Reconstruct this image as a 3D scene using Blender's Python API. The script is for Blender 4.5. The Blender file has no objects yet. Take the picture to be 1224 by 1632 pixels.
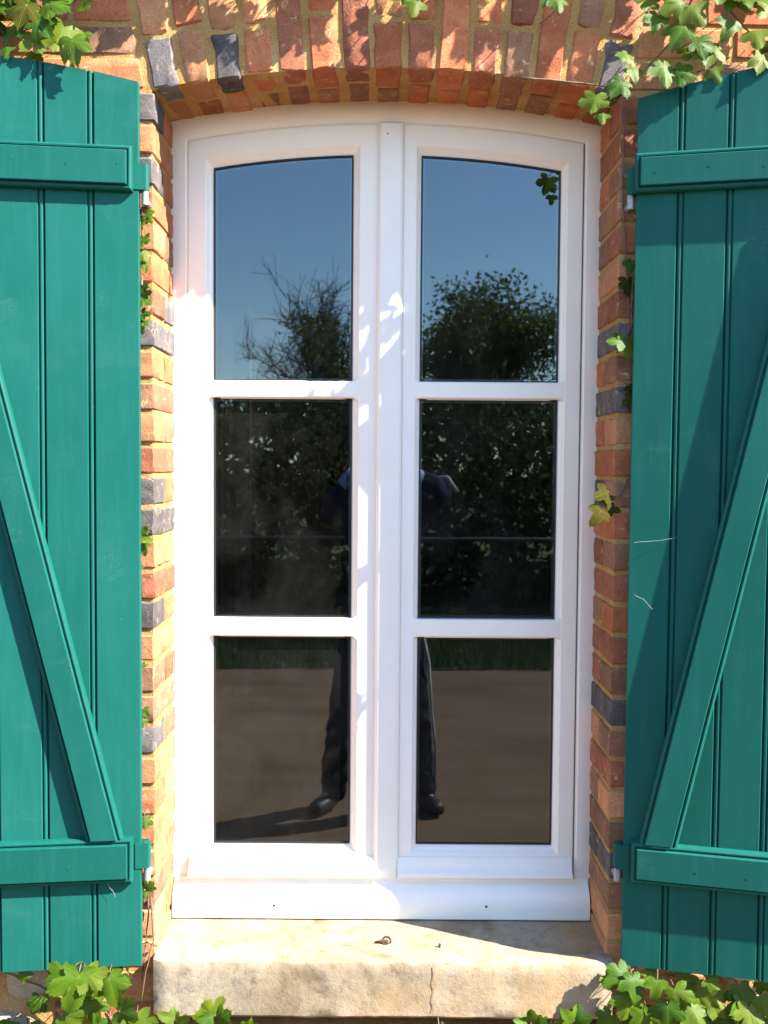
import bpy, bmesh, math, random
from mathutils import Vector, Matrix, noise
R = math.radians
random.seed(7)
S = bpy.context.scene
C = S.collection

# ------------------------------------------------------------------ camera, sky, sun, exposure
GZ = -.07
CAM = Vector((0.0, -2.10, 1.62)); PITCH = 2.55; ROLL = 0.42; FPX = 1610.0
cd = bpy.data.cameras.new('camera'); cam = bpy.data.objects.new('camera', cd); C.objects.link(cam)
cd.sensor_fit = 'VERTICAL'; cd.sensor_height = 36; cd.lens = 36*FPX/1632; cd.clip_start = 0.01; cd.clip_end = 500
CROT = Matrix.Rotation(R(90-PITCH), 3, 'X') @ Matrix.Rotation(R(ROLL), 3, 'Z')
cam.matrix_world = Matrix.Translation(CAM) @ CROT.to_4x4()
S.camera = cam
SUN_AZ = 66.5; SUN_EL = 41.5            # azimuth from the wall's normal towards the right
sdir = Vector((math.sin(R(SUN_AZ))*math.cos(R(SUN_EL)), -math.cos(R(SUN_AZ))*math.cos(R(SUN_EL)), math.sin(R(SUN_EL))))
W = bpy.data.worlds.new('World'); S.world = W; W.use_nodes = True
wn = W.node_tree.nodes; wl = W.node_tree.links
sky = wn.new('ShaderNodeTexSky'); sky.sky_type = 'NISHITA'; sky.sun_disc = False
sky.sun_elevation = R(SUN_EL); sky.sun_rotation = math.atan2(sdir.x, sdir.y)
sky.air_density = 1.0; sky.dust_density = 0.1; sky.ozone_density = 2.2
bg = wn['Background']; bg.inputs['Strength'].default_value = 0.110
wl.new(sky.outputs['Color'], bg.inputs['Color'])
sl = bpy.data.lights.new('sun', 'SUN'); sl.energy = 5.0; sl.angle = R(0.5); sl.color = (1.0, 0.93, 0.82)
so = bpy.data.objects.new('sun', sl); C.objects.link(so); so.rotation_euler = sdir.to_track_quat('Z', 'Y').to_euler()
so.location = (4, -4, 6)
S.view_settings.view_transform = 'Standard'; S.view_settings.look = 'None'
S.view_settings.exposure = 2.25; S.view_settings.gamma = 1; S.view_settings.use_curve_mapping = False
S.render.resolution_x = 768; S.render.resolution_y = 1024
S.render.engine = 'CYCLES'
S.cycles.max_bounces = 8; S.cycles.transparent_max_bounces = 12

# ------------------------------------------------------------------ helpers
def ray(px, py):
    return CROT @ Vector(((px-612)/FPX, -(py-816)/FPX, -1.0))
def P(px, py, Y=0.0):                     # the place on the plane y = Y that the photograph shows at a pixel
    d = ray(px, py); t = (Y-CAM.y)/d.y
    return CAM + d*t
def tag(o, label=None, cat=None, group=None, kind=None):
    if label: o['label'] = label
    if cat: o['category'] = cat
    if group: o['group'] = group
    if kind: o['kind'] = kind
    return o
def empty(name, loc, label, cat, group=None, rot=(0,0,0)):
    o = bpy.data.objects.new(name, None); C.objects.link(o); o.location = loc; o.rotation_euler = rot
    o.empty_display_size = .1
    return tag(o, label, cat, group)
def obj(name, bm, mat, parent=None, rel=None, smooth=False, autosmooth=None, kind=None):
    """bm in world coordinates unless rel is None; rel = origin to subtract"""
    if rel is not None:
        bmesh.ops.translate(bm, verts=bm.verts, vec=-Vector(rel))
    me = bpy.data.meshes.new(name); bm.to_mesh(me); bm.free()
    if mat: me.materials.append(mat)
    if smooth: me.polygons.foreach_set('use_smooth', [True]*len(me.polygons))
    if autosmooth is not None:
        me.polygons.foreach_set('use_smooth', [True]*len(me.polygons))
        me.set_sharp_from_angle(angle=R(autosmooth))
    o = bpy.data.objects.new(name, me); C.objects.link(o)
    if parent: o.parent = parent
    if kind: o['kind'] = kind
    return o
def recalc(bm): bmesh.ops.recalc_face_normals(bm, faces=bm.faces)
def bevel(bm, w, seg=1):
    bmesh.ops.bevel(bm, geom=list(bm.edges), offset=w, segments=seg, affect='EDGES', profile=.5, clamp_overlap=True)
def box(bm, x0, x1, y0, y1, z0, z1):
    vs = [bm.verts.new((x, y, z)) for z in (z0, z1) for x, y in ((x0,y0),(x1,y0),(x1,y1),(x0,y1))]
    for f in ((0,3,2,1),(4,5,6,7),(0,1,5,4),(1,2,6,5),(2,3,7,6),(3,0,4,7)): bm.faces.new([vs[i] for i in f])
    return vs
def prism(bm, pts, y0, y1):                 # pts = list of (x, z), extruded in y
    a = [bm.verts.new((x, y0, z)) for x, z in pts]; b = [bm.verts.new((x, y1, z)) for x, z in pts]
    n = len(pts)
    bm.faces.new(a); bm.faces.new(b[::-1])
    for i in range(n): bm.faces.new([a[i], b[i], b[(i+1)%n], a[(i+1)%n]])
def bridge(bm, rings, cap0=False, cap1=False, closed=True):
    vr = [[bm.verts.new(p) for p in r] for r in rings]
    for a, b in zip(vr, vr[1:]):
        n = len(a)
        for i in range(n if closed else n-1):
            j = (i+1) % n
            try: bm.faces.new([a[i], a[j], b[j], b[i]])
            except ValueError: pass
    if cap0: bm.faces.new(vr[0][::-1])
    if cap1: bm.faces.new(vr[-1])
    return vr
def tube(bm, pts, radii, seg=6, cap=True):
    pts = [Vector(p) for p in pts]
    if not hasattr(radii, '__len__'): radii = [radii]*len(pts)
    rings = []
    for i, p in enumerate(pts):
        t = (pts[min(i+1, len(pts)-1)] - pts[max(i-1, 0)])
        if t.length < 1e-9: t = Vector((0,0,1))
        t.normalize()
        u = t.cross(Vector((0,0,1)));
        if u.length < .1: u = t.cross(Vector((1,0,0)))
        u.normalize(); v = t.cross(u)
        rings.append([p + (u*math.cos(a)+v*math.sin(a))*radii[i] for a in [2*math.pi*k/seg for k in range(seg)]])
    bridge(bm, rings, cap, cap)

# ------------------------------------------------------------------ materials
def mat(name, col, rough=.6, spec=.5):
    m = bpy.data.materials.new(name); m.use_nodes = True
    b = m.node_tree.nodes['Principled BSDF']
    b.inputs['Base Color'].default_value = (*col, 1); b.inputs['Roughness'].default_value = rough
    b.inputs['Specular IOR Level'].default_value = spec
    return m, m.node_tree.nodes, m.node_tree.links, b
def nz(n, l, scale, detail=4, rough=.6, co=None, dist=0):
    t = n.new('ShaderNodeTexNoise'); t.inputs['Scale'].default_value = scale; t.inputs['Detail'].default_value = detail
    t.inputs['Roughness'].default_value = rough; t.inputs['Distortion'].default_value = dist
    if co: l.new(co, t.inputs['Vector'])
    return t
def ramp(n, l, src, stops):
    r = n.new('ShaderNodeValToRGB'); l.new(src, r.inputs['Fac'])
    e = r.color_ramp.elements
    while len(e) < len(stops): e.new(.5)
    for k, (p, c) in enumerate(stops):
        e[k].position = p; e[k].color = (*c, 1) if hasattr(c, '__len__') else (c, c, c, 1)
    return r
def mix(n, l, fac, a, b, mode='MIX'):
    m = n.new('ShaderNodeMix'); m.data_type = 'RGBA'; m.blend_type = mode
    for s, v in ((m.inputs[0], fac), (m.inputs[6], a), (m.inputs[7], b)):
        if isinstance(v, bpy.types.NodeSocket): l.new(v, s)
        elif hasattr(v, '__len__'): s.default_value = (*v, 1)
        else: s.default_value = v
    return m.outputs[2]
def bump(n, l, b, h, strength=.3, dist=.002, prev=None):
    bp = n.new('ShaderNodeBump'); bp.inputs['Strength'].default_value = strength; bp.inputs['Distance'].default_value = dist
    l.new(h, bp.inputs['Height'])
    if prev: l.new(prev, bp.inputs['Normal'])
    l.new(bp.outputs['Normal'], b.inputs['Normal']); return bp.outputs['Normal']
def coords(n, scale=None):
    t = n.new('ShaderNodeTexCoord'); return t.outputs['Object']
def mapped(n, l, co, scale):
    m = n.new('ShaderNodeMapping'); m.inputs['Scale'].default_value = scale; l.new(co, m.inputs['Vector']); return m.outputs[0]

def brick_mat(name, c1, c2, lime=.0):
    m, n, l, b = mat(name, c1, .9, .2)
    co = coords(n); oi = n.new('ShaderNodeObjectInfo')
    off = n.new('ShaderNodeVectorMath'); off.operation = 'ADD'; l.new(co, off.inputs[0]); l.new(oi.outputs['Random'], off.inputs[1])
    v = off.outputs[0]
    a = nz(n, l, 20, 7, .7, v, .4); c = ramp(n, l, a.outputs['Fac'], [(.32, c1), (.66, c2)])
    s = nz(n, l, 260, 3, .6, v); sp = ramp(n, l, s.outputs['Fac'], [(.30, .62), (.5, 1.0), (.72, 1.14)])
    x = mix(n, l, .75, c.outputs[0], sp.outputs[0], 'MULTIPLY')
    d = nz(n, l, 45, 5, .7, v, .6); dr = ramp(n, l, d.outputs['Fac'], [(.60-lime, .0), (.70-lime, 1.0)])
    x = mix(n, l, dr.outputs[0], x, (.52, .36, .20))
    hv = n.new('ShaderNodeHueSaturation'); l.new(x, hv.inputs['Color'])
    mr = n.new('ShaderNodeMapRange'); l.new(oi.outputs['Random'], mr.inputs[0]); mr.inputs[3].default_value = .75; mr.inputs[4].default_value = 1.2
    l.new(mr.outputs[0], hv.inputs['Value']); l.new(hv.outputs[0], b.inputs['Base Color'])
    nn = bump(n, l, b, a.outputs['Fac'], .55, .006); bump(n, l, b, s.outputs['Fac'], .5, .0015, nn)
    return m
M = {}
M['brick_red'] = brick_mat('brick_red', (.33, .098, .044), (.48, .18, .082))
M['brick_deep'] = brick_mat('brick_deep', (.22, .075, .042), (.35, .135, .075))
M['brick_orange'] = brick_mat('brick_orange', (.38, .155, .070), (.47, .235, .115), .0)
M['brick_brown'] = brick_mat('brick_brown', (.17, .085, .050), (.30, .155, .090), .0)
M['brick_blue'] = brick_mat('brick_blue', (.065, .060, .064), (.16, .14, .135), .01)
M['rubble_stone'] = brick_mat('rubble_stone', (.24, .20, .145), (.36, .31, .235), .0)
M['grey_stone'] = brick_mat('grey_stone', (.10, .095, .085), (.20, .185, .165), .0)

m, n, l, b = mat('lime_mortar', (.52, .34, .17), .95, .1); M['mortar'] = m
co = coords(n); a = nz(n, l, 9, 5, .6, co); c = ramp(n, l, a.outputs['Fac'], [(.3, (.34, .185, .065)), (.55, (.46, .275, .105)), (.75, (.50, .36, .20))])
s = nz(n, l, 320, 3, .7, co); sp = ramp(n, l, s.outputs['Fac'], [(.34, .55), (.5, 1.), (.7, 1.2)])
l.new(mix(n, l, .8, c.outputs[0], sp.outputs[0], 'MULTIPLY'), b.inputs['Base Color'])
g = nz(n, l, 60, 6, .7, co); nn = bump(n, l, b, g.outputs['Fac'], .8, .008); bump(n, l, b, s.outputs['Fac'], .7, .002, nn)

m, n, l, b = mat('green_paint', (.004, .1, .085), .5, .14); M['green'] = m
co = coords(n); oi = n.new('ShaderNodeObjectInfo')
off = n.new('ShaderNodeVectorMath'); off.operation = 'ADD'; l.new(co, off.inputs[0]); l.new(oi.outputs['Random'], off.inputs[1]); v = off.outputs[0]
a = nz(n, l, 3.0, 4, .55, v); c = ramp(n, l, a.outputs['Fac'], [(.3, (.0055, .098, .078)), (.7, (.0085, .116, .096))])
# chalky weathering, rain streaks, scratches, dust specks
st = nz(n, l, 6, 5, .7, mapped(n, l, v, (9, 9, .9))); sr = ramp(n, l, st.outputs['Fac'], [(.48, .0), (.80, .40)])
x = mix(n, l, sr.outputs[0], c.outputs[0], (.020, .150, .132))
sc = nz(n, l, 22, 2, .5, mapped(n, l, v, (.8, .8, 4.5)), 2.2); scr = ramp(n, l, sc.outputs['Fac'], [(.495, .0), (.500, 1.), (.505, .0)])
scm = nz(n, l, 7, 2, .5, v); scq = ramp(n, l, scm.outputs['Fac'], [(.63, .0), (.70, .55)])
sx = mix(n, l, 1., scr.outputs[0], scq.outputs[0], 'MULTIPLY')
x = mix(n, l, sx, x, (.30, .40, .36))
dk = nz(n, l, 130, 2, .5, v); dkr = ramp(n, l, dk.outputs['Fac'], [(.78, .0), (.81, .4)])
x = mix(n, l, dkr.outputs[0], x, (.32, .38, .32))
hv = n.new('ShaderNodeHueSaturation'); mr = n.new('ShaderNodeMapRange'); l.new(oi.outputs['Random'], mr.inputs[0]); mr.inputs[3].default_value = .68; mr.inputs[4].default_value = .86
bl = nz(n, l, 5, 6, .75, v, 1.2); blr = ramp(n, l, bl.outputs['Fac'], [(.56, .0), (.72, .35)]); x = mix(n, l, blr.outputs[0], x, (.028, .135, .112))
l.new(x, hv.inputs['Color']); l.new(mr.outputs[0], hv.inputs['Value']); l.new(hv.outputs[0], b.inputs['Base Color'])
rr = ramp(n, l, a.outputs['Fac'], [(.3, .42), (.7, .55)]); l.new(rr.outputs[0], b.inputs['Roughness'])
gr = nz(n, l, 30, 5, .6, mapped(n, l, v, (6, 6, .35))); nn = bump(n, l, b, gr.outputs['Fac'], .10, .002)

def white_mat(name, col, rough):
    m, n, l, b = mat(name, col, rough, .5)
    co = coords(n); a = nz(n, l, 5, 5, .65, co)
    c = ramp(n, l, a.outputs['Fac'], [(.3, tuple(q*.94 for q in col)), (.65, col)])
    d = nz(n, l, 90, 3, .6, co); dr = ramp(n, l, d.outputs['Fac'], [(.70, .0), (.78, .25)])
    l.new(mix(n, l, dr.outputs[0], c.outputs[0], (.45, .42, .36)), b.inputs['Base Color'])
    bump(n, l, b, a.outputs['Fac'], .05, .001)
    return m
M['white'] = white_mat('white_frame', (.88, .835, .75), .38)
m, n, l, b = mat('black_gasket', (.012, .012, .013), .5); M['gasket'] = m
m, n, l, b = mat('grey_spacer', (.30, .30, .31), .4); b.inputs['Metallic'].default_value = .7; M['spacer'] = m

m = bpy.data.materials.new('window_glass'); m.use_nodes = True; n = m.node_tree.nodes; l = m.node_tree.links; M['glass'] = m
n.remove(n['Principled BSDF']); out = n['Material Output']
gl = n.new('ShaderNodeBsdfGlossy'); gl.inputs['Roughness'].default_value = 0.017; gl.inputs['Color'].default_value = (.70, .88, .95, 1)
tr = n.new('ShaderNodeBsdfTransparent'); tr.inputs['Color'].default_value = (.5, .53, .51, 1)
fr = n.new('ShaderNodeFresnel'); fr.inputs['IOR'].default_value = 2.08
mx = n.new('ShaderNodeMixShader'); l.new(fr.outputs[0], mx.inputs[0]); l.new(tr.outputs[0], mx.inputs[1]); l.new(gl.outputs[0], mx.inputs[2])
df = n.new('ShaderNodeBsdfDiffuse'); df.inputs['Color'].default_value = (.6, .58, .54, 1)
du = nz(n, l, 5, 6, .7, coords(n), .6); dr = ramp(n, l, du.outputs['Fac'], [(.40, .002), (.75, .022)])
mx2 = n.new('ShaderNodeMixShader'); l.new(dr.outputs[0], mx2.inputs[0]); l.new(mx.outputs[0], mx2.inputs[1]); l.new(df.outputs[0], mx2.inputs[2])
l.new(mx2.outputs[0], out.inputs['Surface'])
wv = nz(n, l, 3.0, 1, .4, coords(n)); bp = n.new('ShaderNodeBump'); bp.inputs['Strength'].default_value = .04; bp.inputs['Distance'].default_value = .004
l.new(wv.outputs['Fac'], bp.inputs['Height']); l.new(bp.outputs[0], gl.inputs['Normal'])

m, n, l, b = mat('limestone', (.5, .42, .3), .9, .2); M['limestone'] = m
co = coords(n); a = nz(n, l, 6, 6, .65, co, .5)
c = ramp(n, l, a.outputs['Fac'], [(.30, (.13, .095, .055)), (.43, (.25, .20, .13)), (.58, (.33, .28, .20)), (.8, (.31, .28, .23))])
s = nz(n, l, 40, 6, .75, co); sp = ramp(n, l, s.outputs['Fac'], [(.32, .45), (.46, .95), (.7, 1.12)])
x = mix(n, l, .8, c.outputs[0], sp.outputs[0], 'MULTIPLY')
d = nz(n, l, 14, 6, .75, mapped(n, l, co, (1, 1, .35)), .3); dr = ramp(n, l, d.outputs['Fac'], [(.52, .0), (.66, .75)])
x = mix(n, l, dr.outputs[0], x, (.20, .17, .13))
y = nz(n, l, 4, 4, .6, co); yr = ramp(n, l, y.outputs['Fac'], [(.5, .0), (.68, .45)])
x = mix(n, l, yr.outputs[0], x, (.36, .21, .075)); l.new(x, b.inputs['Base Color'])
f = nz(n, l, 200, 4, .7, co); nn = bump(n, l, b, s.outputs['Fac'], .4, .005); bump(n, l, b, f.outputs['Fac'], .5, .0012, nn)

def simple(name, c1, c2, scale, rough, bs=.3, bd=.003, spec=.4):
    m, n, l, b = mat(name, c1, rough, spec); co = coords(n); a = nz(n, l, scale, 5, .65, co)
    c = ramp(n, l, a.outputs['Fac'], [(.32, c1), (.68, c2)]); l.new(c.outputs[0], b.inputs['Base Color'])
    bump(n, l, b, a.outputs['Fac'], bs, bd); return m
M['iron'] = simple('rusty_iron', (.035, .018, .011), (.09, .045, .026), 80, .85)
M['zinc'] = simple('grey_steel', (.22, .23, .26), (.34, .35, .38), 60, .5); M['zinc'].node_tree.nodes['Principled BSDF'].inputs['Metallic'].default_value = .3
M['stem'] = simple('creeper_stem', (.09, .05, .03), (.20, .13, .085), 60, .8)
M['bark'] = simple('tree_bark', (.05, .04, .03), (.12, .10, .08), 14, .9)
M['twig'] = simple('bare_twig', (.06, .048, .04), (.10, .085, .07), 14, .9)
M['road'] = simple('road_tarmac', (.115, .068, .040), (.165, .098, .062), 90, .95, .5, .004, .1)
m = M['road']; n = m.node_tree.nodes; l = m.node_tree.links; b = n['Principled BSDF']
src = b.inputs['Base Color'].links[0].from_socket; a = nz(n, l, .9, 5, .6, mapped(n, l, coords(n), (.35, 1.6, 1)), .5)
rp = ramp(n, l, a.outputs['Fac'], [(.3, .72), (.7, 1.22)]); l.new(mix(n, l, 1., src, rp.outputs[0], 'MULTIPLY'), b.inputs['Base Color'])
M['ground'] = simple('ground_soil', (.05, .055, .02), (.09, .10, .04), 1.5, 1, .3, .02, .1)
M['verge'] = simple('verge_turf', (.018, .035, .008), (.035, .06, .015), 4, 1, .5, .03, .1)
M['rail'] = simple('dark_rail', (.02, .021, .022), (.04, .042, .045), 30, .6)
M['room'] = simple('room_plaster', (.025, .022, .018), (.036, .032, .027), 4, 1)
M['curtain'] = simple('curtain_cloth', (.08, .077, .07), (.095, .09, .085), 6, 1)
M['denim'] = simple('dark_denim', (.012, .015, .022), (.03, .034, .045), 60, .95, .3, .002, .1)
M['jacket'] = simple('dark_jacket', (.010, .013, .030), (.020, .025, .05), 40, .9, .3, .003, .1)
M['stripe'] = simple('pale_stripe', (.30, .31, .36), (.40, .41, .46), 30, .8)
M['shoe'] = simple('black_shoe', (.01, .01, .01), (.02, .018, .016), 40, .5)
M['skin'] = simple('skin', (.42, .22, .15), (.50, .28, .20), 12, .6)
M['hair'] = simple('hair', (.03, .02, .013), (.06, .04, .025), 90, .7)
M['black'] = simple('black_plastic', (.012, .012, .013), (.02, .02, .022), 50, .35)
M['silver'] = simple('silver_plastic', (.35, .36, .38), (.42, .43, .45), 50, .3)

def leaf_mat(name, c1, c2, c3, veins=True, trans=.45, rough=.34):
    m = bpy.data.materials.new(name); m.use_nodes = True; n = m.node_tree.nodes; l = m.node_tree.links
    b = n['Principled BSDF']; out = n['Material Output']
    oi = n.new('ShaderNodeObjectInfo'); co = coords(n)
    c = ramp(n, l, oi.outputs['Random'], [(0, c1), (.5, c2), (1, c3)]) if veins else ramp(n, l, nz(n, l, .9 if not veins else 5, 4, .7, co).outputs['Fac'], [(.3, c1), (.5, c2), (.7, c3)])
    a = nz(n, l, 40 if veins else 8, 3, .6, co); sp = ramp(n, l, a.outputs['Fac'], [(.35, .75), (.65, 1.15)])
    x = mix(n, l, .8, c.outputs[0], sp.outputs[0], 'MULTIPLY')
    if veins:
        at = n.new('ShaderNodeAttribute'); at.attribute_name = 'vein'
        vr = ramp(n, l, at.outputs['Fac'], [(.72, .0), (.92, .55)])
        x = mix(n, l, vr.outputs[0], x, (.15, .21, .04))
    l.new(x, b.inputs['Base Color']); b.inputs['Roughness'].default_value = rough; b.inputs['Specular IOR Level'].default_value = (.25 if rough < .6 else .03) if veins else .2
    t = n.new('ShaderNodeBsdfTranslucent'); hs = n.new('ShaderNodeHueSaturation'); hs.inputs['Value'].default_value = 1.3; hs.inputs['Hue'].default_value = .485
    l.new(x, hs.inputs['Color']); l.new(hs.outputs[0], t.inputs['Color'])
    ms = n.new('ShaderNodeMixShader'); ms.inputs[0].default_value = trans
    l.new(b.outputs[0], ms.inputs[1]); l.new(t.outputs[0], ms.inputs[2]); l.new(ms.outputs[0], out.inputs['Surface'])
    if veins: bump(n, l, b, a.outputs['Fac'], .3, .002)
    return m
M['leaf'] = leaf_mat('creeper_leaf', (.034, .095, .005), (.068, .135, .007), (.115, .165, .013), trans=.38, rough=.42)
M['leaf_dark'] = leaf_mat('creeper_leaf_dull', (.022, .036, .005), (.038, .046, .006), (.06, .052, .010), trans=.2, rough=.75)
M['foliage'] = leaf_mat('tree_foliage', (.025, .045, .007), (.050, .080, .012), (.09, .12, .02), False, .40, .5)
M['hedgeleaf'] = leaf_mat('hedge_foliage', (.012, .018, .005), (.030, .038, .009), (.075, .068, .02), False, .35, .7)
M['grassblade'] = leaf_mat('grass_blades', (.018, .038, .008), (.032, .055, .011), (.06, .07, .022), False, .3, .7)

# ------------------------------------------------------------------ setting: ground, road, verge
def sheet(name, x0, x1, y0, y1, z, mt):
    bm = bmesh.new(); bm.faces.new([bm.verts.new(p) for p in ((x0,y0,z),(x1,y0,z),(x1,y1,z),(x0,y1,z))]); bmesh.ops.translate(bm, verts=bm.verts, vec=(0, 0, GZ))
    return tag(obj(name, bm, mt), kind='structure')
sheet('ground', -150, 150, -200, 60, 0.0, M['ground'])
sheet('road', -60, 60, -5.9, 0.02, 0.004, M['road'])
bm = bmesh.new(); ed = [bm.verts.new((x, -5.85+.10*noise.noise(Vector((x*1.1, 0, 0)))+.04*noise.noise(Vector((x*5, 0, 0))), GZ+.012)) for x in [-30+.12*k for k in range(501)]]
fa = [bm.verts.new((x, -14.5, GZ+.012)) for x in (30, -30)]; bm.faces.new(ed+fa); bmesh.ops.triangulate(bm, faces=bm.faces); recalc(bm)
tag(obj('grass_verge', bm, M['verge']), kind='structure')

# ------------------------------------------------------------------ key dimensions (metres)
HW = .478                                  # half width of the opening
YF = .19                                   # plane of the window frame
zA = P(611, 109, 0).z                      # crown of the arch
zS = (P(243, 138, 0).z + P(978, 148, 0).z)/2 - .004   # springing
rise = zA-zS; RA = (HW*HW+rise*rise)/(2*rise); zC = zA-RA
def arcz(x, r=None): r = r or RA; return zC + math.sqrt(max(r*r-x*x, 0))
z_sill = P(612, 1466, YF-.03).z            # top of the stone sill at its back
ANG = math.asin(HW/RA)                     # half opening angle of the arch

# ------------------------------------------------------------------ the brick wall
WB = (0, 0.2, 0)
wall = empty('brick_wall', WB, 'old brick and rubble house wall with a shallow brick arch around the white window', 'wall')
XW = 2.6; ZT = 3.3; g = .0035; yb = .42
bm = bmesh.new()
zl = z_sill - .16
ho = HW+g
prism(bm, [(-XW, 0), (XW, 0), (XW, zl), (-XW, zl)], g, yb)
prism(bm, [(-XW, zl), (-ho, zl), (-ho, zS), (-XW, zS)], g, yb)
prism(bm, [(XW, zl), (XW, zS), (ho, zS), (ho, zl)], g, yb)
arc = [(x, arcz(x, RA+g)) for x in [ho*(1-2*k/24) for k in range(25)]]
arc[0] = (ho, zS); arc[-1] = (-ho, zS)
for (xa, za), (xb, zb) in zip(arc, arc[1:]):
    prism(bm, [(xa, za), (xa, ZT), (xb, ZT), (xb, zb)], g, yb)
prism(bm, [(-XW, zS), (-ho, zS), (-ho, ZT), (-XW, ZT)], g, yb)
prism(bm, [(ho, zS), (XW, zS), (XW, ZT), (ho, ZT)], g, yb)
bmesh.ops.remove_doubles(bm, verts=bm.verts, dist=1e-5)
# drop interior faces shared by neighbouring blocks
seen = {}
for f in list(bm.faces):
    k = tuple(sorted(v.index for v in f.verts)); 
bm.verts.index_update()
for f in bm.faces: seen.setdefault(tuple(sorted(v.index for v in f.verts)), []).append(f)
bmesh.ops.delete(bm, geom=[f for fs in seen.values() if len(fs) > 1 for f in fs], context='FACES_ONLY')
bmesh.ops.triangulate(bm, faces=bm.faces); recalc(bm)
obj('mortar', bm, M['mortar'], wall, WB)

def rough_block(corners, y0, y1, mt, name='brick', jit=.0014, bev=.003, cuts=2, proud=None):
    """corners: four (x, z) of the face, extruded y0..y1, chipped and uneven"""
    proud = random.uniform(-.0018, .0015) if proud is None else proud
    bm = bmesh.new()
    cx = sum(c[0] for c in corners)/len(corners); cz = sum(c[1] for c in corners)/len(corners)
    prism(bm, corners, y0+proud, y1)
    recalc(bm)
    bevel(bm, bev*random.uniform(.7, 1.3), 1)
    sd = Vector((random.uniform(0, 99), random.uniform(0, 99), 0))
    if cuts:
        le = [e for e in bm.edges if e.calc_length() > .03]
        bmesh.ops.subdivide_edges(bm, edges=le, cuts=cuts, use_grid_fill=True)
    for v in bm.verts:
        d = noise.noise_vector((v.co+sd)*38)*jit*1.6 + noise.noise_vector((v.co+sd)*110)*jit
        v.co += d
    return obj(name, bm, mt, wall, WB, autosmooth=40)
def pick(ws=(30, 16, 18, 22, 9)):
    return M[random.choices(['brick_red', 'brick_deep', 'brick_orange', 'brick_brown', 'brick_blue'], ws)[0]]

# arch: 15 radial voussoirs, alternately one long brick or two halves; two bricks deep under the arch
NV = 15; da = 2*ANG/NV*1.015; LV = .225
vcol = {0: 'brick_blue', 1: 'brick_orange', 2: 'brick_blue', 3: 'brick_red', 4: 'brick_deep', 5: 'brick_red', 6: 'brick_deep', 7: 'brick_red', 8: 'brick_deep', 9: 'brick_red', 10: 'brick_deep', 11: 'brick_brown', 12: 'brick_red', 13: 'brick_red', 14: 'brick_blue'}
def pol(a, r): return (r*math.sin(a), zC + r*math.cos(a))
tj = .0125/RA/2
for i in range(NV):
    a0 = -ANG*1.01 + i*da + tj; a1 = a0 + da - 2*tj
    a0 += random.uniform(-.0006, .0006); a1 += random.uniform(-.0006, .0006)
    fan = .6   # joints stay nearly parallel; bricks do not taper much
    dp = .105 if i % 2 else .078
    lo = random.uniform(-.002, .003)
    splits = [(0, LV)] if i in (4, 6, 9, 12) else [(0, .10), (.11, LV)] if i in (0, 14) else [(0, .108 if i % 4 == 1 else .092), ((.118 if i % 4 == 1 else .102), LV)]
    for q, (r0, r1) in enumerate(splits):
        c = [pol(a0, RA+r0+lo), pol(a1, RA+r0+lo), pol(a1, RA+r1), pol(a0, RA+r1)]
        mt = M[vcol[i]] if q == 0 else pick()
        rough_block(c, 0, dp, mt, bev=.0045, jit=.0028)
    # the second brick behind, seen only from below
    c = [pol(a0+.002, RA+lo), pol(a1-.001, RA+lo), pol(a1-.001, RA+.1), pol(a0+.002, RA+.1)]
    rough_block(c, dp+.011, .30, pick((12, 10, 34, 36, 4)), cuts=2, proud=0)
# jambs: quoin bricks with face and reveal
PITCHC = .0655
k = 0; z = zS - .001
lefts = {}
while z - PITCHC > zl - .02:
    z1 = z - .0105*.5; z0 = z - PITCHC + .0105*.5
    for s in (-1, 1):
        jx = random.uniform(-.002, .0015)
        w = .215 if k % 2 == 0 else .103
        xa, xb = s*(HW+jx), s*(HW+w)
        tl = random.uniform(-.0015, .0015)
        dep = .100 if k % 2 == 0 else .215
        def qd(xa, xb):
            c = [(min(xa,xb), z0), (max(xa,xb), z0+tl), (max(xa,xb), z1+tl), (min(xa,xb), z1)]
            return c
        mt = pick((16, 18, 12, 34, 20) if s > 0 else (24, 14, 26, 26, 10))
        rough_block(qd(xa, xb), 0, dep, mt)
        # bricks of the reveal further in (header beside the corner brick)
        mt = pick((26, 10, 34, 20, 10))
        if dep < .15: rough_block(qd(s*HW, s*(HW+.1)), dep+.011, dep+.011+.105, mt, proud=0)
        rough_block(qd(s*HW, s*(HW+.1)), .226 if dep < .15 else .2265, .30, pick(), proud=0, cuts=1)
        if w < .15: rough_block(qd(s*(HW+w+.011), s*(HW+.215)), 0, .1, pick(), cuts=1)
    z -= PITCHC; k += 1
# courses beside the arch, cut to the skewback
z = zS + .002
zi = 0
while z < zA+.30:
    z0 = z+.005; z1 = z+PITCHC-.005
    for s in (-1, 1):
        def skew(zz): return (zz-zC)*math.tan(ANG*1.01) + .012
        xi0, xi1 = skew(z0), skew(z1)
        w = .105 if zi % 2 else .20
        e = [xi0, .70 if zi % 2 else .64]
        c = [(s*xi0, z0), (s*e[1], z0), (s*e[1], z1), (s*xi1, z1)]
        if s < 0: c = c[::-1]
        rough_block(c, 0, .1, pick((50, 20, 25, 15, 6)))
        a, b2 = e[1]+.011, e[1]+.011+(.105 if zi % 2 else .215)
        c = [(s*a, z0), (s*b2, z0), (s*b2, z1), (s*a, z1)]
        if s < 0: c = c[::-1]
        rough_block(c, 0, .1, pick((50, 20, 20, 15, 6)), cuts=1)
    z += PITCHC; zi += 1
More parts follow.
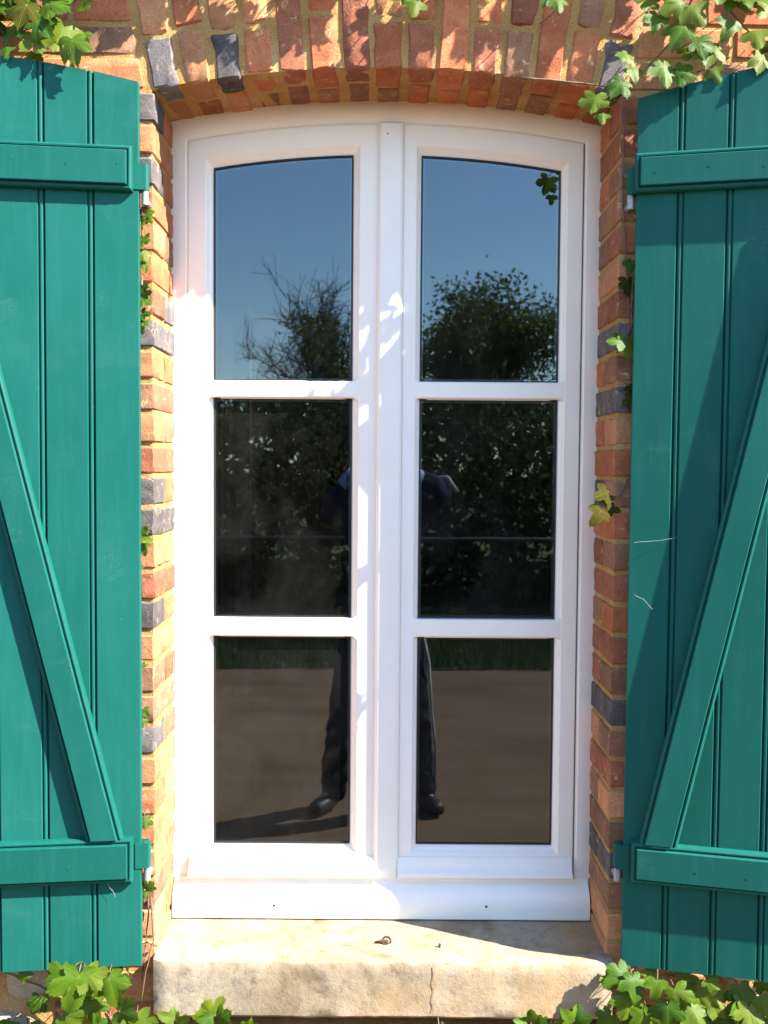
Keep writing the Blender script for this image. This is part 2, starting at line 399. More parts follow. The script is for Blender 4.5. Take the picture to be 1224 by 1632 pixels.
# brickwork under the sill and rubble further out
z = zl - .02; zi = 0
while z > .30:
    z1 = z-.005; z0 = z-PITCHC+.005
    x = -.70 + (.055 if zi % 2 else 0)
    while x < .55:
        w = random.choice([.105, .215])
        rough_block([(x, z0), (x+w, z0), (x+w, z1), (x, z1)], 0, .1, pick((30, 25, 10, 30, 10)), cuts=1)
        x += w+.011
    z -= PITCHC; zi += 1
def stone(cx, cz, rx, rz, mt, parent):
    bm = bmesh.new(); n_ = 9; off = random.uniform(0, 6)
    pts = []
    for q in range(n_):
        a = off+2*math.pi*q/n_; r = random.uniform(.86, 1.06)
        ca, sa = math.cos(a), math.sin(a); e = .62
        pts.append((cx+rx*r*math.copysign(abs(ca)**e, ca), cz+rz*r*math.copysign(abs(sa)**e, sa)))
    pts.sort(key=lambda p: math.atan2(p[1]-cz, p[0]-cx))
    pr = random.uniform(.0, .014)
    rings = [[(cx+(x-cx)*f, y, cz+(zz-cz)*f) for x, zz in pts] for f, y in ((1, .05), (1, .006), (.93, -.004-pr*.6), (.7, -.006-pr), (.3, -.008-pr))]
    bridge(bm, rings, False, True)
    for v in bm.verts: v.co += noise.noise_vector(v.co*30)*.006
    recalc(bm)
    return obj('stone', bm, mt, parent, WB, smooth=True)
for s in (-1, 1):
    for (xa, xb, za, zb) in ((.71, 1.75, .25, z_sill+.10), (.92, 1.75, zS-.1, zA+.36)):
        z = za; row = 0
        while z < zb:
            h = random.uniform(.07, .12); x = xa + random.uniform(-.03, .05)
            while x < xb:
                w = random.uniform(.09, .19)
                stone(s*(x+w/2), z+h/2, w/2*.95, h/2*.93, M['rubble_stone'] if random.random() < .7 else M['grey_stone'], wall)
                x += w+.012
            z += h+.012; row += 1
# field of stones behind the shutters (hidden by them) is left to the mortar face

# ------------------------------------------------------------------ stone sill
zf = P(612, 1532, -.035).z
zb0 = P(612, 1627, -.035).z
SL = (0, .05, zb0)
sill = empty('stone_sill', SL, 'weathered pale limestone window sill under the white window', 'window sill')
bm = bmesh.new()
xl, xr = P(243, 1560, -.035).x, P(978, 1560, -.035).x
NX, prof = 60, []
def surf(y): return z_sill-(z_sill-zf)*max(0, min(1, (.165-y)/.195))
for y in (.31, .165, .135, .105, .08, .055, .03, .008, -.008, -.022, -.028): prof.append((y, surf(y)))     # top
prof += [(-.033, zf-.003), (-.035, zf-.007)]
for t in range(1, 7): prof.append((-.035, zf-.009-(zf-zb0-.019)*t/6))
prof += [(-.030, zb0+.004), (-.02, zb0), (.12, zb0)]
rings = []
for i in range(NX+1):
    u = i/NX; x = xl+(xr-xl)*u
    r = []
    for (y, zz) in prof:
        xx = x
        if y > 0.004: xx = max(-HW-.004, min(HW+.004, x))        # behind the wall face it only fills the opening
        p = Vector((xx, y, zz))
        if y < .005:
            p.y += .0035*noise.noise(Vector((x*14, zz*14, 3))) + .002*noise.noise(Vector((x*60, zz*60, 1)))
            ed = min(x-xl, xr-x)
            if ed < .012: p.y += (.012-ed)**2*50; 
            # chipped arris
            if abs(zz-zf) < .014: p.z -= max(0, noise.noise(Vector((x*22, 5, 1))))*.007; p.y += max(0, noise.noise(Vector((x*25, 2, 1))))*.006
        p.z += .0018*noise.noise(Vector((x*10, y*10, 8)))
        r.append(p)
    rings.append(r)
bridge(bm, rings, True, True, closed=False)
recalc(bm)
slab = obj('slab', bm, M['limestone'], sill, SL, autosmooth=33)
# crack in the slab face, as a shallow dark groove of real depth
bm = bmesh.new(); cx0 = P(690, 1560, -.035).x
pts = []
for t in range(9):
    pts.append(Vector((cx0+.003*noise.noise(Vector((t*.9, 1, 1)))*2, -.0372+.0008, zf-.01-(zf-zb0-.03)*t/8)))
tube(bm, pts, [.0006]*9, 4); obj('crack', bm, M['grey_stone'], sill, SL)
# rusty catch on the sill
bm = bmesh.new(); c0 = P(615, 1513, .03); c0.z = P(612, 1513, .03).z
zc_ = z_sill-(z_sill-zf)*.65
q = P(616, 1511, .045)
base = Vector((q.x, .045, surf(.045)+.001))
tube(bm, [base+Vector((.009*math.cos(a), .003*math.sin(a)*2, .004+.007*math.sin(a))) for a in [2*math.pi*k/14*.86-.4 for k in range(15)]], .0026, 6)
tube(bm, [base+Vector((-.026, 0, .001)), base+Vector((-.012, 0, .003)), base+Vector((0, 0, .004))], [.002, .0035, .004], 6)
tube(bm, [base+Vector((0, 0, -.02)), base+Vector((0, 0, .006))], .005, 6)
obj('iron_catch', bm, M['iron'], sill, SL, smooth=True)
for (px, py) in ((700, 1516),):
    q = P(px, py, .03); q.z = surf(.03); bm = bmesh.new(); tube(bm, [q+Vector((0, 0, -.014)), q+Vector((.001, 0, .007))], .003, 6); obj('nail_stub', bm, M['iron'], sill, SL)

# ------------------------------------------------------------------ the window
zfb = z_sill + .001
WO = (0, YF, zfb)
win = empty('casement_window', WO, 'white arched double casement window with six panes reflecting trees and road', 'window')
NA = 22
def outline(xl, xr, zb, inset, rr, y, top_extra=0.0):
    """closed outline with arched top: inset from the sides, bottom and arc"""
    xl += inset; xr -= inset; zb += inset
    rr -= inset
    pts = [Vector((xl, y, zb)), Vector((xr, y, zb))]
    for k in range(NA+1):
        x = xr+(xl-xr)*k/NA; pts.append(Vector((x, y, zC+math.sqrt(rr*rr-x*x))))
    return pts
def frame_sweep(xl, xr, zb, rr, profile, bottom_scale=1):
    bm = bmesh.new()
    rings = [outline(xl, xr, zb, i, rr, y) for i, y in profile]
    bridge(bm, rings)
    recalc(bm); return bm
# outer frame
fx0, fx1 = -HW+.001, HW-.001
RF = RA-.001
fb = P(612, 1399, YF).z
iw = .033                                   # visible width of the fixed frame
def ring_bm(xl, xr, zb, rr, profile):
    bm = bmesh.new(); bridge(bm, [outline(xl, xr, zb, i, rr, y) for i, y in profile]); recalc(bm); return bm
bm = bmesh.new()
# fixed frame: sides + arched head, with moulded inner edge (separate inset for side and head)
def outline2(xl, xr, zb, rr, y):
    pts = [Vector((xl, y, zb)), Vector((xr, y, zb))]
    for k in range(NA+1):
        x = xr+(xl-xr)*k/NA; pts.append(Vector((x, y, zC+math.sqrt(rr*rr-x*x))))
    return pts
hd = .046                                   # head is deeper than the sides
prof = [(-.3, YF+.07), (-.3, YF+.003), (.0, YF+.001), (.06, YF), (.84, YF), (.90, YF+.0015), (.93, YF+.004), (1.0, YF+.004), (1.0, YF+.05)]
bridge(bm, [outline2(fx0+iw*t, fx1-iw*t, fb-.045+(.045)*t, RF-hd*t, y) for t, y in prof])
recalc(bm); obj('fixed_frame', bm, M['white'], win, WO, autosmooth=35)
# bottom rail of the fixed frame: projecting rounded drip moulding
bm = bmesh.new()
pz0, pz1 = zfb, fb+.002
hh = pz1-pz0
pr = [(YF+.05, pz0), (YF-.030, pz0), (YF-.036, pz0+.004), (YF-.037, pz0+.030), (YF-.033, pz0+.048), (YF-.024, pz0+.064), (YF-.012, pz1-.012), (YF-.006, pz1-.007), (YF-.006, pz1), (YF+.05, pz1)]
bridge(bm, [[Vector((x, y, z)) for y, z in pr] for x in (fx0+.002, fx1-.002)], True, True)
recalc(bm); br = obj('bottom_rail', bm, M['white'], win, WO, autosmooth=35)
for px, py in ((437, 1443), (775, 1445)):
    q = P(px, py, YF-.037); bm = bmesh.new()
    tube(bm, [q+Vector((0, -.0012, 0)), q+Vector((0, .004, 0))], .0026, 8); o = obj('drain_hole', bm, M['gasket'], br)
    o.data.transform(Matrix.Translation(-Vector(WO)))

# casements
YC = YF+.0005                                # front of casements, slightly proud
YG = YF+.018                                # glass plane
cz0 = P(612, 1395, YC).z
zm = [(P(447, 605, YC).z+P(780, 609, YC).z)/2, (P(447, 634, YC).z+P(780, 637, YC).z)/2,
      (P(447, 984, YC).z+P(780, 988, YC).z)/2, (P(447, 1014, YC).z+P(780, 1018, YC).z)/2]
zgb = (P(447, 1346, YC).z+P(780, 1350, YC).z)/2
RC = RF-hd+.001
mid = P(601, 800, YC).x; mid2 = P(639, 800, YC).x
def casement(cx0, cx1, gx0, gx1, lab, side):
    cs = bpy.data.objects.new('casement', None); C.objects.link(cs); cs.parent = win
    cs.location = Vector(((cx0+cx1)/2, 0, 0)) ; cs['label'] = lab
    rel = Vector(WO)+cs.location
    # frame: outer outline (cx0..cx1) to glass outline (gx0..gx1)
    rg = RC-.067
    bm = bmesh.new()
    def ol(t, y): return outline2(cx0+(gx0-cx0)*t, cx1+(gx1-cx1)*t, cz0+(zgb-cz0)*t, RC+(rg-RC)*t, y)
    prof = [(0, YF+.05), (0, YC+.003), (.05, YC), (.70, YC), (.745, YC+.0015), (.80, YC+.0065), (.84, YC+.008), (.985, YG-.002), (1.0, YG+.010)]
    bridge(bm, [ol(t, y) for t, y in prof]); recalc(bm)
    obj('sash_frame', bm, M['white'], cs, rel, autosmooth=30)
    # glazing bars with clipped ends that lap onto the stiles
    for zb_, zt_ in ((zm[1], zm[0]), (zm[3], zm[2])):
        bm = bmesh.new(); e = .009; h = zt_-zb_
        x0, x1 = gx0-.0185, gx1+.0185
        def sec(x, sh): return [Vector((x, YG+.006, zb_+.001)), Vector((x, YC+.004, zb_+.001+sh)), Vector((x, YC+.0006, zb_+.004+sh)), Vector((x, YC+.0006, zt_-.004-sh)), Vector((x, YC+.004, zt_-.001-sh)), Vector((x, YG+.006, zt_))]
        bridge(bm, [sec(x0, -.012), sec(x0+.001, -.011), sec(x0+.014, 0), sec(x1-.014, 0), sec(x1-.001, -.011), sec(x1, -.012)], True, True); recalc(bm)
        obj('glazing_bar', bm, M['white'], cs, rel, autosmooth=30)
        # bead under the bar, cut off at a slant
        bm = bmesh.new()
        zz = zb_-.0012
        prism(bm, [(gx0+.014, zz), (gx1-.014, zz), (gx1-.020, zz-.0035+.0055), (gx0+.020, zz+.0020)], YC+.010, YC+.016); recalc(bm)
        obj('glazing_bead', bm, M['white'], cs, rel)
    # panes with black gaskets
    def outl_rect(x0, x1, z0, z1, top=None):
        return [(x0, z0), (x1, z0), (x1, z1), (x0, z1)]
    for kind, z0, z1 in (('a', zm[0], None), ('b', zm[2], zm[1]), ('c', zgb, zm[3])):
        gp = []
        if z1 is None:
            pts = [(gx0, z0), (gx1, z0)] + [(x, zC+math.sqrt(rg*rg-x*x)) for x in [gx1+(gx0-gx1)*k/10 for k in range(11)]]
        else: pts = outl_rect(gx0, gx1, z0, z1)
        cxm, czm = (gx0+gx1)/2, sum(p[1] for p in pts)/len(pts)
        bm = bmesh.new(); bm.faces.new([bm.verts.new((x, YG, zz)) for x, zz in pts])
        bmesh.ops.recalc_face_normals(bm, faces=bm.faces)
        if bm.faces[:][0].normal.y > 0: bmesh.ops.reverse_faces(bm, faces=bm.faces)
        pane = obj('pane', bm, M['glass'], cs, rel)
        xc0, xc1 = gx0, gx1; lo = z0; hi = max(p[1] for p in pts)
        def shrink(d):
            out = []
            for x, zz in pts:
                nx = min(max(x, gx0+d), gx1-d)
                nz_ = max(zz, lo+d)
                if z1 is not None: nz_ = min(nz_, hi-d)
                elif zz > lo+.01: nz_ = zz-d
                out.append((nx, nz_))
            return out
        bm = bmesh.new()
        bridge(bm, [[Vector((x, y, zz)) for x, zz in shrink(d)] for d, y in ((-.001, YG-.0045), (.0028, YG-.0035), (.0032, YG-.0006))]); recalc(bm)
        obj('gasket', bm, M['gasket'], cs, rel)
        bm = bmesh.new()
        bridge(bm, [[Vector((x, y, zz)) for x, zz in shrink(d)] for d, y in ((.000, YG+.004), (.0065, YG+.004), (.0065, YG+.018))]); recalc(bm)
        obj('spacer_bar', bm, M['spacer'], cs, rel)
    # weather bar along the foot
    bm = bmesh.new(); za, zb_ = cz0+.002, cz0+.044
    x0 = cx0+(.004 if side < 0 else -.002); x1 = cx1-(-.012 if side < 0 else .004)
    pr = [(YC+.004, za), (YC-.022, za), (YC-.024, za+.003), (YC-.021, za+.012), (YC-.013, za+.019), (YC-.010, za+.026), (YC-.0085, za+.034), (YC-.003, zb_), (YC+.004, zb_)]
    bridge(bm, [[Vector((x, y, zz)) for y, zz in pr] for x in (x0, x1)], True, True); recalc(bm)
    obj('weather_bar', bm, M['white'], cs, rel, autosmooth=30)
    return cs
cl0 = P(299, 800, YC).x; cr1 = P(922, 800, YC).x
casement(cl0, mid, (P(342, 400, YC).x+P(337, 1200, YC).x)/2, (P(565, 400, YC).x+P(554, 1200, YC).x)/2, 'left casement with sunlit stile', -1)
casement(mid2, cr1, (P(671, 400, YC).x+P(665, 1200, YC).x)/2, (P(893, 400, YC).x+P(882, 1200, YC).x)/2, 'right casement in shade', 1)
# cover strip over the meeting stiles
bm = bmesh.new(); zt = arcz(0, RC-.004); za = cz0-.002
ys = YC-.011
pr = [(mid-.004, YC+.004), (mid-.001, ys+.004), (mid+.004, ys), (mid2-.008, ys), (mid2-.004, ys+.002), (mid2-.001, ys+.006), (mid2+.001, YC+.004)]
bridge(bm, [[Vector((x, y, z)) for x, y in pr] for z in (za, zt)], True, True); recalc(bm)
obj('cover_strip', bm, M['white'], win, WO, autosmooth=30)
bm = bmesh.new(); box(bm, mid2-.001, mid2+.0015, YC+.006, YC+.02, za, zt); obj('seal', bm, M['gasket'], win, WO)
q = P(618, 213, ys); bm = bmesh.new(); tube(bm, [q+Vector((0, -.001, 0)), q+Vector((0, .002, 0))], .0022, 8); obj('screw', bm, M['spacer'], win, WO)

# ------------------------------------------------------------------ room behind (dark) and a curtain
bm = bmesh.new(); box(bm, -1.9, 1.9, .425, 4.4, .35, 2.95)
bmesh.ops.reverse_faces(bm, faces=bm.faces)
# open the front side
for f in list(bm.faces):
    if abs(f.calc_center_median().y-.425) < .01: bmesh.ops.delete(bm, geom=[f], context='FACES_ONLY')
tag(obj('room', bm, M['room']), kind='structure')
bm = bmesh.new(); nx = 40
top, bot = [], []
ca, cb = P(352, 700, .34).x, P(398, 700, .34).x
for k in range(nx+1):
    t = k/nx; x = ca+(cb-ca)*t; y = .36+.008*math.sin(t*9)+.003*math.sin(t*21)
    top.append((x, y, zA-.03)); bot.append((x+.004*math.sin(t*9), y, .72))
bridge(bm, [bot, top], closed=False)
cu = obj('curtain', bm, M['curtain'], None, smooth=True)
cu.modifiers.new('s', 'SOLIDIFY').thickness = .001
tag(cu, 'narrow drawn back grey curtain seen faintly inside the left casement', 'curtain')

# ------------------------------------------------------------------ shutters
def shutter(side, label, hx_px, hy_px, ang, hinge_y, lean, top_px, bot_px, batt_top, batt_bot, grooves, braceA, braceB, label2=None):
    """local frame: u outwards from the hinge edge, z up, depth d towards the street"""
    ca, sa = math.cos(R(ang)), math.sin(R(ang))
    H = P(hx_px, hy_px, hinge_y); zbase = bot_px
    # plane through H with direction U = (side*ca, -sa, 0), front normal N
    Lq = Matrix.Rotation(R(lean), 3, 'Y')
    U = Lq @ Vector((side*ca, -sa, 0)); Zv = Lq @ Vector((0, 0, 1))
    Nv = U.cross(Zv); 
    if Nv.y > 0: Nv = -Nv
    def uz(px, py, d=0.0):
        dr = ray(px, py); t = (H+Nv*d-CAM).dot(Nv)/dr.dot(Nv); q = CAM+dr*t-(H+Nv*d)
        return q.dot(U), q.dot(Zv)
    origin_z = uz(*bot_px)[1]
    O = H + Zv*origin_z
    root = empty('shutter', O, label, 'shutter', 'green shutters either side of the window')
    rel = O
    def Wp(u, z, d): return H + U*u + Zv*z + Nv*d
    # top curve through three pixels
    (u1, z1), (u2, z2), (u3, z3) = [uz(*p) for p in top_px]
    def topz(u):
        u = min(u, .55)
        v = z1*(u-u2)*(u-u3)/((u1-u2)*(u1-u3)) + z2*(u-u1)*(u-u3)/((u2-u1)*(u2-u3)) + z3*(u-u1)*(u-u2)/((u3-u1)*(u3-u2))
        return v
    TH = .024; WID = .495
    gu = [uz(*p)[0] for p in grooves]            # groove positions at mid height
    edges = [0.0] + gu
    while edges[-1]+.1 < WID: edges.append(edges[-1]+.101)
    edges[-1] = WID
    # planks with tongue bead on the hinge-side edge
    for k, (a, b_) in enumerate(zip(edges, edges[1:])):
        sec = []
        if k == 0: sec += [(a, -TH), (a, -.0015), (a+.0015, 0)]
        else:
            sec += [(a-.0008, -TH), (a-.0008, -.0085), (a+.0012, -.0078), (a+.002, -.0022), (a+.004, -.0004), (a+.0065, -.0002), (a+.0088, -.002), (a+.0096, -.0055), (a+.0112, -.0055), (a+.012, -.001), (a+.013, 0)]
        sec += [(b_-.0035, 0), (b_-.0012, -.003), (b_-.0008, -.006), (b_-.0008, -TH)]
        bm = bmesh.new(); rings = []
        dz = random.uniform(-.0015, .0015)
        bot = [Wp(u, origin_z+dz, d) for u, d in sec]; tp = [Wp(u, topz(u)+dz, d) for u, d in sec]
        midr = [[Wp(u+.0006*noise.noise(Vector((k, f*3, 1))), origin_z+(topz(u)-origin_z)*f, d) for u, d in sec] for f in (.2, .4, .6, .8)]
        bridge(bm, [bot]+midr+[tp], True, True); recalc(bm)
        obj('plank', bm, M['green'], root, rel, autosmooth=35)
    # backing so no light slips through the joints
    # battens: moulded all round
    MP = [(0, 0), (0, .010), (.0018, .0145), (.005, .0168), (.0078, .0160), (.0088, .0125), (.0105, .0125), (.0112, .0205), (.0128, .0225)]
    def panel(pts, name, lab=None):
        # pts convex, ordered; inset rings
        c = Vector((sum(p[0] for p in pts)/len(pts), sum(p[1] for p in pts)/len(pts)))
        def inset(d):
            out = []; n_ = len(pts)
            for i in range(n_):
                p0, p1, p2 = Vector(pts[i-1]), Vector(pts[i]), Vector(pts[(i+1) % n_])
                e1 = (p1-p0).normalized(); e2 = (p2-p1).normalized()
                n1 = Vector((-e1.y, e1.x)); n2 = Vector((-e2.y, e2.x))
                if n1.dot(c-p1) < 0: n1 = -n1
                if n2.dot(c-p1) < 0: n2 = -n2
                m_ = n1+n2; m_ = m_/(1+n1.dot(n2)); out.append(p1+m_*d)
            return out
        bm = bmesh.new(); rings = []
        for d, h in MP: rings.append([Wp(p.x, p.y, h+.0004) for p in inset(d)])
        bridge(bm, rings, True, True); recalc(bm)
        o = obj(name, bm, M['green'], root, rel, autosmooth=30)
        if lab: o['label'] = lab
        return o
    def batten(px_):
        (ua, za), (ub, zb_), = uz(*px_[0]), uz(*px_[1])     # top corner near hinge, bottom corner near hinge
        panel([(ua, zb_), (WID-.02, zb_), (WID-.02, za), (ua, za)], 'batten')
        return ua, zb_, za
    _, tb0, tb1 = batten(batt_top); _, bb0, bb1 = batten(batt_bot)
    # brace: two edge lines given by pixels, cut by the battens
    a0, a1 = Vector(uz(*braceA[0], .01)), Vector(uz(*braceA[1], .01)); b0, b1 = Vector(uz(*braceB[0], .01)), Vector(uz(*braceB[1], .01))
    dirv = ((a1-a0).normalized()+(b1-b0).normalized()).normalized()
    nrm = Vector((-dirv.y, dirv.x))
    wB = abs((b1-a1).dot(nrm));  nrm = nrm if (b1-a1).dot(nrm) > 0 else -nrm
    prof = MP[:] ; N2 = [(d, h) for d, h in prof] + [(wB-d, h) for d, h in prof[::-1]]
    bm = bmesh.new()
    base = a1
    def atz(off, zz):
        p = base+nrm*off; t = (zz-p.y)/dirv.y; q = p+dirv*t; return q.x
    r0 = [Wp(atz(d, bb1-.0005), bb1-.0005, h+.0006) for d, h in N2]; r1 = [Wp(atz(d, tb0+.0005), tb0+.0005, h+.0006) for d, h in N2]
    bridge(bm, [r0, r1], True, True); recalc(bm)
    obj('brace', bm, M['green'], root, rel, autosmooth=30)
    for zc_s, us in (((tb0+tb1)/2, (.035, .14, .24, .34, .44)), ((bb0+bb1)/2, (.035, .14, .24, .34, .44))):
        for us_ in us:
            q = Wp(us_+random.uniform(-.006, .006), zc_s+random.uniform(-.008, .008), .0228); bm = bmesh.new()
            tube(bm, [q-Nv*.002, q+Nv*.0006], [.0034, .0026], 8); obj('screw_head', bm, M['green'], root, rel)
    # hinges: knuckle on the edge, pin below held by a bracket in the wall
    for zk in ((tb0+tb1)/2-.012, (bb0+bb1)/2+.004):
        hp = Wp(-.011, zk, -.010)
        bm = bmesh.new()
        tube(bm, [hp+Zv*(-.026), hp+Zv*.026], .0085, 12)
        pl = [Wp(u, z_, d) for d in (-.0275, -.0245) for u, z_ in ((-.012, zk-.026), (.05, zk-.026), (.05, zk+.026), (-.012, zk+.026))]
        vs = [bm.verts.new(p) for p in pl]
        for f in ((0,3,2,1),(4,5,6,7),(0,1,5,4),(1,2,6,5),(2,3,7,6),(3,0,4,7)): bm.faces.new([vs[i] for i in f])
        pf = [Wp(u, z_, d) for d in (-.001, .002) for u, z_ in ((-.014, zk-.026), (.012, zk-.026), (.012, zk+.026), (-.014, zk+.026))]
        vs = [bm.verts.new(p) for p in pf]
        for f in ((0,3,2,1),(4,5,6,7),(0,1,5,4),(1,2,6,5),(2,3,7,6),(3,0,4,7)): bm.faces.new([vs[i] for i in f])
        recalc(bm); hg = obj('hinge', bm, M['green'], root, rel, autosmooth=40)
        bm = bmesh.new(); tube(bm, [hp+Zv*(-.054), hp+Zv*(-.0265)], .0072, 12)
        b2 = hp+Zv*(-.046); tube(bm, [b2, Vector((b2.x, .05, b2.z))], .006, 8); recalc(bm)
        p_ = obj('hinge_pin', bm, M['zinc'], hg, rel, autosmooth=40)
    return root, Wp, uz
SHL = shutter(-1, 'green ledged and braced wooden shutter, the brighter one in full sun left of the window', 223, 800, 7.0, -.045, 0.0,
    [(222, 131), (110, 106), (0, 89)], (230, 1539), ((212, 235), (212, 307)), ((213, 1332), (213, 1403)),
    [(151, 800), (73, 800), (-6, 800)], ((0, 545), (195, 1330)), ((0, 850), (135, 1335)))
SHR = shutter(1, 'green ledged and braced wooden shutter with slanting shadows, right of the window', 1004, 800, 13.5, -.045, 0.1,
    [(1006, 160), (1110, 130), (1224, 104)], (986, 1537), ((1012, 247), (1012, 310)), ((1006, 1338), (1006, 1403)),
    [(1070, 800), (1148, 800), (1226, 800)], ((1224, 522), (1020, 1335)), ((1224, 800), (1083, 1337)))

m_, n_, l_, b_ = mat('cobweb_silk', (.30, .34, .31), .9, .1); M['silk'] = m_
def webs(sh, Y, lines):
    for ln in lines:
        bm = bmesh.new(); pts = [P(px, py, Y) for px, py in ln]; q = []
        for a, b2 in zip(pts, pts[1:]):
            for t in (0, .25, .5, .75): q.append(a.lerp(b2, t)+noise.noise_vector(a.lerp(b2, t)*60)*.0022)
        q.append(pts[-1]); tube(bm, q, .00026, 4); obj('cobweb', bm, M['silk'], sh, sh.location)
webs(SHL[0], -.063, [[(172, 1408), (184, 1430)]])
webs(SHR[0], -.066, [[(1011, 864), (1050, 862), (1104, 851)], [(1011, 949), (1025, 955), (1040, 971)]])

# ------------------------------------------------------------------ creeper leaves
def leaf_mesh(seed, kind=0):
    rnd = random.Random(seed)
    bm = bmesh.new()
    # lobes: (angle from tip axis, length)
    if kind == 0: lobes = [(-118, .48), (-62, .80), (0, 1.0), (62, .80), (118, .48)]
    elif kind == 1: lobes = [(-70, .72), (0, 1.0), (70, .72)]
    else: lobes = [(-105, .62), (-50, .92), (0, 1.0), (50, .92), (105, .62)]
    lobes = [(a+rnd.uniform(-6, 6), r*rnd.uniform(.92, 1.06)) for a, r in lobes]
    sinus = {0: .60, 1: .60, 2: .46}[kind]
    outl = []
    def pt(a, r): return (r*math.sin(R(a)), r*math.cos(R(a)))
    outl.append((pt(180, .08), 0))
    outl.append((pt(lobes[0][0]-38, .34), 0))
    for i, (a, r) in enumerate(lobes):
        for da_, k_ in ((-25, .70), (-21, .80), (-19, .77), (-14, .90), (-12, .86), (-7, .965), (-5, .93)): outl.append((pt(a+da_, r*k_), 0))
        outl.append((pt(a, r*1.04), 1))
        for da_, k_ in ((5, .92), (8, .95), (12.5, .85), (15, .88), (19.5, .75), (22, .78), (25, .68)): outl.append((pt(a+da_, r*k_), 0))
        if i < len(lobes)-1:
            a2, r2 = lobes[i+1]; outl.append((pt((a+a2)/2, sinus*(r+r2)/2*rnd.uniform(.9, 1.1)), 0))
    outl.append((pt(lobes[-1][0]+38, .34), 0))
    droop = rnd.uniform(.15, .6); cup = rnd.uniform(.05, .55); tw = rnd.uniform(-.35, .35)
    def h(x, y, v):
        r = math.hypot(x, y)
        return -droop*max(0, y)**2*.8 - cup*abs(x)**1.5*.7 + (.0 if v else .035)*r + tw*x*y + .06*math.sin(x*9+seed)*r + .04*math.sin(y*11+seed*2)*r
    lay = bm.verts.layers.float.new('vein')
    c = bm.verts.new((0, 0, 0)); c[lay] = 1
    rings = []
    for f in (.34, .68, 1.0):
        ring = []
        for (x, y), v in outl:
            vv = bm.verts.new((x*f, y*f, h(x*f, y*f, v) + (0 if v else -.02*(1-abs(2*f-1))))); vv[lay] = 1.0 if v else 0.0
            ring.append(vv)
        rings.append(ring)
    n_ = len(outl)
    for i in range(n_):
        j = (i+1) % n_
        bm.faces.new([c, rings[0][j], rings[0][i]])
        for a, b_ in zip(rings, rings[1:]): bm.faces.new([a[i], a[j], b_[j], b_[i]])
    # petiole
    tb = bmesh.new()
    me = bpy.data.meshes.new('leaf'); 
    bmesh.ops.recalc_face_normals(bm, faces=bm.faces)
    for f in bm.faces: f.smooth = True
    if sum(f.normal.z for f in bm.faces) < 0: bmesh.ops.reverse_faces(bm, faces=bm.faces)
    tb.free(); bm.to_mesh(me); bm.free(); return me
LM = [leaf_mesh(s, k) for s, k in ((1, 0), (2, 2), (3, 0), (4, 1), (5, 2), (6, 0), (7, 1), (8, 2))]
LMD = []
for me in LM:
    c = me.copy(); c.materials.append(M['leaf_dark']); LMD.append(c); me.materials.append(M['leaf'])
def place_leaf(root, pos, size, tip, face, dark=False, var=None):
    """tip: direction of the leaf tip, face: direction of its upper side"""
    src = (LMD if dark else LM); me = src[var % len(src)] if var is not None else random.choice(src)
    o = bpy.data.objects.new('leaf', me); C.objects.link(o)
    y = Vector(tip).normalized(); zf_ = Vector(face); zf_ = (zf_-y*zf_.dot(y)).normalized(); x = y.cross(zf_)
    m_ = Matrix((x, y, zf_)).transposed().to_4x4()
    o.parent = root
    o.matrix_local = Matrix.Translation(Vector(pos)-root.location) @ m_ @ Matrix.Diagonal((size, size, size, 1))
    return o
def stem_obj(root, pts, r0=.0025, r1=.0012, name='stem'):
    bm = bmesh.new(); out = []
    pts = [Vector(p) for p in pts]
    for a, b_ in zip(pts, pts[1:]):
        for t in (0, .33, .66):
            q = a.lerp(b_, t); out.append(q+noise.noise_vector(q*40)*.004)
    out.append(pts[-1]); n_ = len(out)
    tube(bm, out, [r0+(r1-r0)*k/(n_-1) for k in range(n_)], 6); recalc(bm)
    return obj(name, bm, M['stem'], root, root.location, smooth=True)
def spray(label, base_px, Yb, leaves, stems=(), group=None, dark=.0):
    """leaves: (px, py, diameter px, tip angle deg clockwise from up, tilt, Y)"""
    b0 = P(base_px[0], base_px[1], Yb)
    root = empty('creeper', b0, label, 'creeper', group)
    for st in stems: stem_obj(root, [P(px, py, Y) for px, py, Y in st])
    for k, (px, py, d, ang, tilt, Y) in enumerate(leaves):
        sz = d/1610*(Y-CAM.y)*.62
        a = R(ang); tip = Vector((math.sin(a), -.25-random.uniform(0, .35), math.cos(a)))
        face = Vector((random.uniform(-.35, .45)+tilt*.5, -1, .35+random.uniform(-.25, .45)))
        q = P(px, py, Y) - Vector((math.sin(a), 0, math.cos(a)))*sz*.35
        place_leaf(root, q, sz, tip, face, random.random() < dark, k*3+int(px))
        # leaf stalk back to the wall
        bm = bmesh.new(); s0 = q; s1 = q + Vector((random.uniform(-.012, .012)-math.sin(a)*.02, min(.04, -Y*.5), -math.cos(a)*.012))
        tube(bm, [s0, (s0+s1)/2+Vector((0, -.003, .003)), s1], [.0011, .0013, .0015], 4); obj('leaf_stalk', bm, M['stem'], root, root.location, smooth=True)
    return root
def scatter(x0, x1, y0, y1, n_, d0, d1, Ya, Yb_, seed):
    r = random.Random(seed); out = []
    for _ in range(n_):
        out.append((r.uniform(x0, x1), r.uniform(y0, y1), r.uniform(d0, d1), r.choice([150, 180, 210, 170, 200, 120, 240, 100]) + r.uniform(-25, 25), r.uniform(-1, 1), r.uniform(Ya, Yb_)))
    return out
